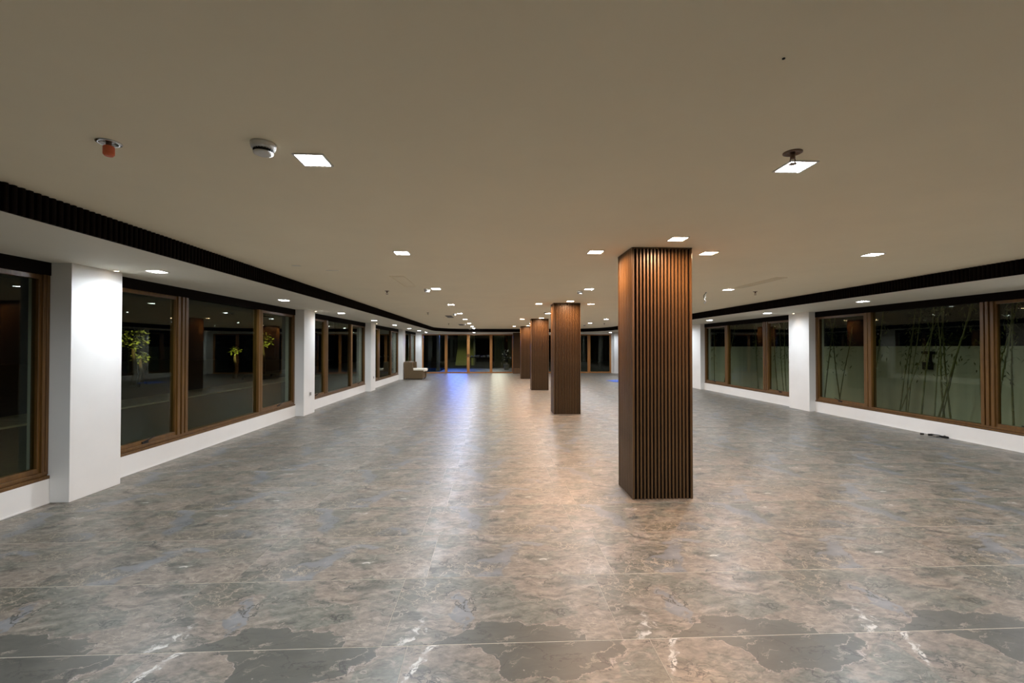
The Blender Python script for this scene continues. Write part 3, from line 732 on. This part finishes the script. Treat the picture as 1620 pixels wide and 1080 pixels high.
# ================================================================== OUTSIDE, LEFT
lawn = MB().box(-9.5, XL-0.22, -8, 60, -0.30, -0.10).build('lawn', M['lawn']); tag(lawn, kind='structure', label='dark night lawn outside the left windows', cat='lawn')
kb = MB()
for k in range(34): kb.box(-10.9, -9.5, -8+k*2.0, -8+k*2.0+1.985, -0.30, -0.06)
kb = kb.build('kerb', M['kerb']); tag(kb, 'pale concrete kerb path beyond the left lawn', 'kerb', kind='structure')
dr = MB().box(-45, -10.9, -8, 60, -0.30, -0.12).build('driveway', M['asphalt']); tag(dr, 'dark driveway beyond the kerb', 'driveway', kind='structure')
def car(x, y, rz):
    r = empty('parked_car', (x, y, -0.12), rz); tag(r, 'dark car parked beyond the left windows, seen through the glass', 'car')
    MB().prism([(-2.1, 0.28), (2.1, 0.28), (2.15, 0.62), (1.95, 0.82), (1.0, 0.93), (0.45, 1.38), (-1.0, 1.42), (-1.75, 0.98), (-2.12, 0.9)], -0.82, 0.82, 'y').build('body', M['carpaint'], r, bevel=0.08)
    MB().prism([(0.93, 0.95), (0.45, 1.33), (-0.95, 1.37), (-1.55, 0.98)], -0.835, 0.835, 'y').build('side_glass', M['black'], r)
    for sx in (-1.3, 1.3):
        for sy in (-0.78, 0.78):
            wh = MB().lathe([(0.2, -0.1), (0.31, -0.1), (0.33, -0.06), (0.33, 0.06), (0.31, 0.1), (0.2, 0.1)], 20).build('wheel', M['tyre'], r); wh.location = (sx, sy, 0.33); wh.rotation_euler = (PI/2, 0, 0)
    for sy in (-0.55, 0.55): MB().box(2.08, 2.16, sy-0.16, sy+0.16, 0.6, 0.74).build('headlight', M['chrome'], r, bevel=0.02)
car(-19.6, 24.5, math.radians(-70))
def tree(x, y, h, r, label, lit=40, n=200, zc=None):
    rt = empty('garden_tree', (x, y, -0.12)); tag(rt, label, 'tree', 'lamp lit garden trees on the left')
    MB().tube([(0, 0, 0), (0.06, 0.03, h*0.35), (-0.04, 0.05, h*0.7), (0, 0, h)], 0.09, 8, [1.2, 1, .7, .3]).build('trunk', M['bark'], rt)
    m = MB(); rnd = random.Random(int(x*10)+int(y*7))
    for k in range(n):
        while True:
            p = Vector((rnd.uniform(-1, 1), rnd.uniform(-1, 1), rnd.uniform(-1, 1)))
            if 0.25 < p.length < 1: break
        p = Vector((p.x*r, p.y*r, h + p.z*r*0.8)); d = Vector((rnd.gauss(0, 1), rnd.gauss(0, 1), rnd.gauss(0, .6))).normalized(); e = d.cross(Vector((0, 0, 1))).normalized()
        l_ = rnd.uniform(0.10, 0.2); w_ = l_*0.3
        m.add([p, p+d*l_*0.5+e*w_+Vector((0, 0, .01)), p+d*l_, p+d*l_*0.5-e*w_-Vector((0, 0, .01))], [(0, 1, 2, 3)])
    tag(m.build('foliage', M['leaf_lit'], rt), kind='stuff')
    if lit:
        d = bpy.data.lights.new('garden_lamp', 'SPOT'); d.energy = lit; d.color = (1, .93, .35); d.spot_size = 0.7; d.spot_blend = 0.6; d.shadow_soft_size = 0.05
        gl = empty('garden_uplight', (x+0.9, y-0.9, -0.12)); tag(gl, 'small uplight below ' + label, 'garden light')
        MB().lathe([(0.05, 0), (0.06, 0.12), (0.045, 0.14)], 12).build('housing', M['black'], gl)
        o = bpy.data.objects.new('lamp', d); COL.objects.link(o); o.parent = gl; o.location = (0, 0, 0.17)
        o.rotation_euler = (Vector((-0.9, 0.9, h-0.1))).to_track_quat('-Z', 'Y').to_euler()
tree(-15.2, 20.0, 1.95, 0.55, 'the lit tree seen in the near pane of the large left window', 170)
tree(-16.1, 21.6, 1.15, 0.35, 'the low lit shrub beside the first lit tree on the left', 110, 120)
tree(-13.2, 24.0, 1.45, 0.26, 'the small lit tree seen through the fixed pane on the left', 240, 90)
tree(-13.0, 26.5, 2.0, 0.5, 'the lit tree seen in the far pane of the large left window', 220)

# ================================================================== OUTSIDE, RIGHT : bamboo bed and boundary wall
bed = MB().box(XR+0.22, 9.4, -8, 32, -0.30, -0.08).build('planting_bed', M['bark']); tag(bed, 'dark soil bed outside the right windows', 'soil', kind='structure')
bw = MB()
for k in range(20): bw.box(9.4, 9.55, -8+k*2.0, -8+k*2.0+1.996, -0.3, 1.52)
bw.box(9.405, 9.545, -8, 32, -0.3, 1.515)
bw = bw.build('boundary_wall', M['bound']); tag(bw, 'grey green garden wall behind the bamboo', 'wall', kind='structure')
stalks = [(9.68,-0.117),(9.32,-0.123),(9.33,-0.157),(8.94,-0.165),(9.01,-0.382),(8.53,-0.284),(8.17,0.061),(8.3,-0.06),(8.09,0.011),(8.22,-0.304),(7.79,-0.23),(7.36,-0.133),(7.11,0.038),(7.35,-0.011),(8.49,-0.141),(11.35,-0.214),(10.8,-0.284),(10.84,0.109),(17.26,-0.066),(16.67,0.083),(14.32,0.104),(13.64,0.096),(13.21,0.069),(12.93,0.039),(16.3,-0.36),(6.3,0.1),(5.9,-0.15),(5.2,0.05),(4.4,-0.1)]
clumps = [('leaning behind the large right window nearest the viewer', 3.0, 10.2),
          ('just before the white pillar on the right', 10.2, 12.0), ('behind the middle pane of the second right window', 12.0, 14.9), ('behind the far pane of the second right window', 14.9, 18)]
rb = random.Random(3)
for lb, a, b in clumps:
    root = empty('bamboo_clump', (8.5, (a+b)/2, -0.08)); tag(root, 'green bamboo clump ' + lb, 'bamboo', 'bamboo along the garden wall')
    lm = MB()
    for (y, k) in stalks:
        if not (a <= y < b): continue
        xo = rb.uniform(-0.25, 0.35); top = rb.uniform(1.9, 3.0); rad = rb.uniform(0.010, 0.019); lean = rb.uniform(-0.05, 0.05)
        yy = y-(a+b)/2; pt = []; tp = []
        nseg = 11
        for s_ in range(nseg):
            z = top*s_/(nseg-1); bend = 0.03*math.sin(s_*0.6)
            for dz, t in ((0, 1.35), (0.012, 1.0), (top/(nseg-1)-0.012, 0.97)):
                zz = z+dz; pt.append((xo+lean*zz, yy+k*zz+bend*zz/top, zz)); tp.append(t*(1-0.45*zz/top))
        MB().tube(pt, rad, 7, tp).build('stalk', M['bamboo'], root)
        for q in range(46):
            z = rb.uniform(0.9, top)
            if rb.random() < 0.5: z = max(z, rb.uniform(1.2, top))
            p = Vector((xo+lean*z+rb.uniform(-.12, .12), yy+k*z+rb.uniform(-.14, .14), z)); d = Vector((rb.gauss(0, 1), rb.gauss(0, 1), rb.gauss(-.7, .6))).normalized()
            e = d.cross(Vector((0.2, 0.1, 1))).normalized(); l_ = rb.uniform(.07, .14)
            lm.add([p, p+d*l_*.4+e*.011, p+d*l_, p+d*l_*.4-e*.011], [(0, 1, 2, 3)])
    tag(lm.build('foliage', M['leaf'], root), kind='stuff')

# ================================================================== OUTSIDE, FAR END : terrace
ter = MB().box(-14, 16, Y1+0.05, 34.0, -0.30, -0.02).box(-14, 16, 34, 60, -0.30, -0.03).build('terrace', M['stone']); tag(ter, 'dark stone terrace beyond the end doors', 'terrace', kind='structure')
pl = MB().box(-7.5, -3.2, 28.2, 32.5, -0.019, -0.008).build('pool_water', M['pool']); tag(pl, 'blue pool water beyond the leftmost end panel', 'water', kind='structure')
st = empty('outdoor_staircase', (-2.1, 38, -0.03)); tag(st, 'pale yellow lit stairs seen through the left end door', 'staircase')
for k in range(8): MB().box(-0.9, 0.6, k*0.30, k*0.30+0.32, 0 if k == 0 else k*0.17-0.02, (k+1)*0.17).build('step', M['stucco'], st)
MB().box(-0.9, 0.6, 2.55, 2.8, 0, 3.0).build('back_wall', M['stucco'], st)
MB().box(0.6, 0.75, -0.1, 2.8, 0, 2.2).build('side_wall', M['stone'], st)
def lamp_spot(name, loc, target, energy, col, size, blend=0.3, soft=0.05, label='', cat='floodlight', mat='black'):
    r = empty(name, loc); tag(r, label, cat)
    q = (Vector(target)-Vector(loc)).to_track_quat('-Z', 'Y')
    h = MB().box(-0.10, 0.10, -0.07, 0.07, 0.0, 0.08).build('housing', M['black'], r, bevel=0.01); h.rotation_euler = q.to_euler()
    p = MB().box(-0.03, 0.03, 0.05, 0.09, -3, 0.0)
    d = bpy.data.lights.new('flood_lamp', 'SPOT'); d.energy = energy; d.color = col; d.spot_size = size; d.spot_blend = blend; d.shadow_soft_size = soft
    o = bpy.data.objects.new('lamp', d); COL.objects.link(o); o.parent = r; o.rotation_euler = q.to_euler(); o.location = q @ Vector((0, 0, -0.06))
    pole = MB().tube([(0, 0.1, -loc[2]-0.03), (0, 0.1, 0.02)], 0.03, 8).build('pole', M['black'], r)
def light_bar(x, w_, energy, col, mat, label):
    r = empty('light_bar', (x, 34.0, -0.02)); tag(r, label, 'light bar')
    MB().box(-w_/2, w_/2, 0.0, 0.06, 2.52, 2.72).build('housing', M['black'], r)
    MB().box(-w_/2+0.02, w_/2-0.02, -0.006, 0.0, 2.54, 2.70).build('diffuser', mat, r)
    for sx in (-w_/2+0.03, w_/2-0.03): MB().tube([(sx, 0.08, 0), (sx, 0.08, 2.7)], 0.02, 8).build('pole', M['black'], r)
    d = bpy.data.lights.new('bar_lamp', 'AREA'); d.shape = 'RECTANGLE'; d.size = w_-0.05; d.size_y = 0.16; d.energy = energy; d.color = col; d.spread = math.radians(120)
    o = bpy.data.objects.new('lamp', d); COL.objects.link(o); o.parent = r; o.location = (0, -0.01, 2.62); o.rotation_euler = (math.radians(-78), 0, 0)
M['led_blue'] = emit('blue_led_bar', (0.10, 0.20, 1.0), 30); M['led_white'] = emit('white_led_bar', (1.0, 0.96, 0.93), 12)
light_bar(-2.65, 1.7, 120, (0.10, 0.20, 1.0), M['led_blue'], 'blue light bar on two poles outside the left end door')
light_bar(0.45, 1.1, 34, (1.0, 0.93, 0.88), M['led_white'], 'white light bar on two poles outside the end glazing')
lamp_spot('floodlight', (-3.2, 33.5, 2.6), (-2.1, 40.4, 1.3), 420, (1.0, 0.95, 0.5), 0.9, 0.6, label='small yellow floodlight aimed at the outdoor stairs')
tb = empty('serving_table', (-0.7, 33, -0.02)); tag(tb, 'long dark serving table outside the right leaf of the left door', 'table')
MB().box(-0.85, 0.85, -0.35, 0.35, 0.74, 0.78).build('tabletop', M['black'], tb)
for sx in (-0.8, 0.8):
    for sy in (-0.3, 0.3): MB().box(sx-0.03, sx+0.03, sy-0.03, sy+0.03, 0, 0.74).build('leg', M['black'], tb)
for k in range(7):
    o = MB().lathe([(0.05, 0), (0.09, 0.02), (0.10, 0.10+0.03*(k % 3)), (0.09, 0.10+0.03*(k % 3)), (0.02, 0.03)], 14).build('white_bowl', M['plastic'], loc=(-1.4+k*0.22+0.05*(k % 2), 33+0.1*(k % 3-1), 0.76), smooth=True)
    tag(o, '%s small white bowl from the left on the dark serving table' % ORD[k], 'bowl', 'white bowls on the serving table')
for k, (x, y) in enumerate(((-4.9, 31), (-3.5, 30), (3.4, 30), (6.1, 31))):
    o = MB().box(-0.09, 0.09, -0.09, 0.09, 0, 2.7).box(-0.13, 0.13, -0.13, 0.13, 0, 0.12).build('terrace_post', M['stone'], loc=(x, y, -0.02)); tag(o, 'grey terrace post outside, %s from the left' % ORD[k], 'post', 'grey posts on the terrace')
cu = MB()
def curtain(x, y, w_, label):
    m = MB(); n = 28; A = [(-w_/2+w_*i/n, 0.04*math.sin(i*1.6)) for i in range(n+1)]; B = [(a, b+0.01) for a, b in A]
    quadstrip(m, A, B, -0.03, 2.5); o = m.build('outdoor_curtain', M['stucco'], loc=(x, y, 0), smooth=True); tag(o, label, 'curtain')
curtain(0.6, 35, 0.8, 'pale yellow curtain outside left of the wood clad pilaster')
curtain(-1.0+2.35, 34.2, 0.25, 'narrow pale curtain outside near the wood clad pilaster')
bk = MB().box(-16, 18, 47, 47.4, -0.3, 5).build('far_building', M['darkroof']); tag(bk, 'dark building wall closing the terrace far outside', 'building', kind='structure')
for (x, y, s_, lb) in ((1.0, 30.5, 0.5, 'dark potted bush outside by the wood clad pilaster'), (4.7, 30.2, 0.45, 'dark potted bush outside the right end doors')):
    r = empty('potted_bush', (x, y, -0.02)); tag(r, lb, 'plant')
    MB().lathe([(0.14, 0), (0.2, 0.35), (0.22, 0.36), (0.2, 0.36)], 16).build('pot', M['stone'], r)
    m = MB()
    for k in range(160):
        p = Vector((rb.gauss(0, .16), rb.gauss(0, .16), rb.uniform(.35, 1.35))); d = Vector((rb.gauss(0, 1), rb.gauss(0, 1), rb.gauss(.2, .6))).normalized(); e = d.cross(Vector((0, 0, 1))).normalized()
        m.add([p, p+d*.12+e*.03, p+d*.24, p+d*.12-e*.03], [(0, 1, 2, 3)])
    tag(m.build('foliage', M['leaf'], r), kind='stuff')
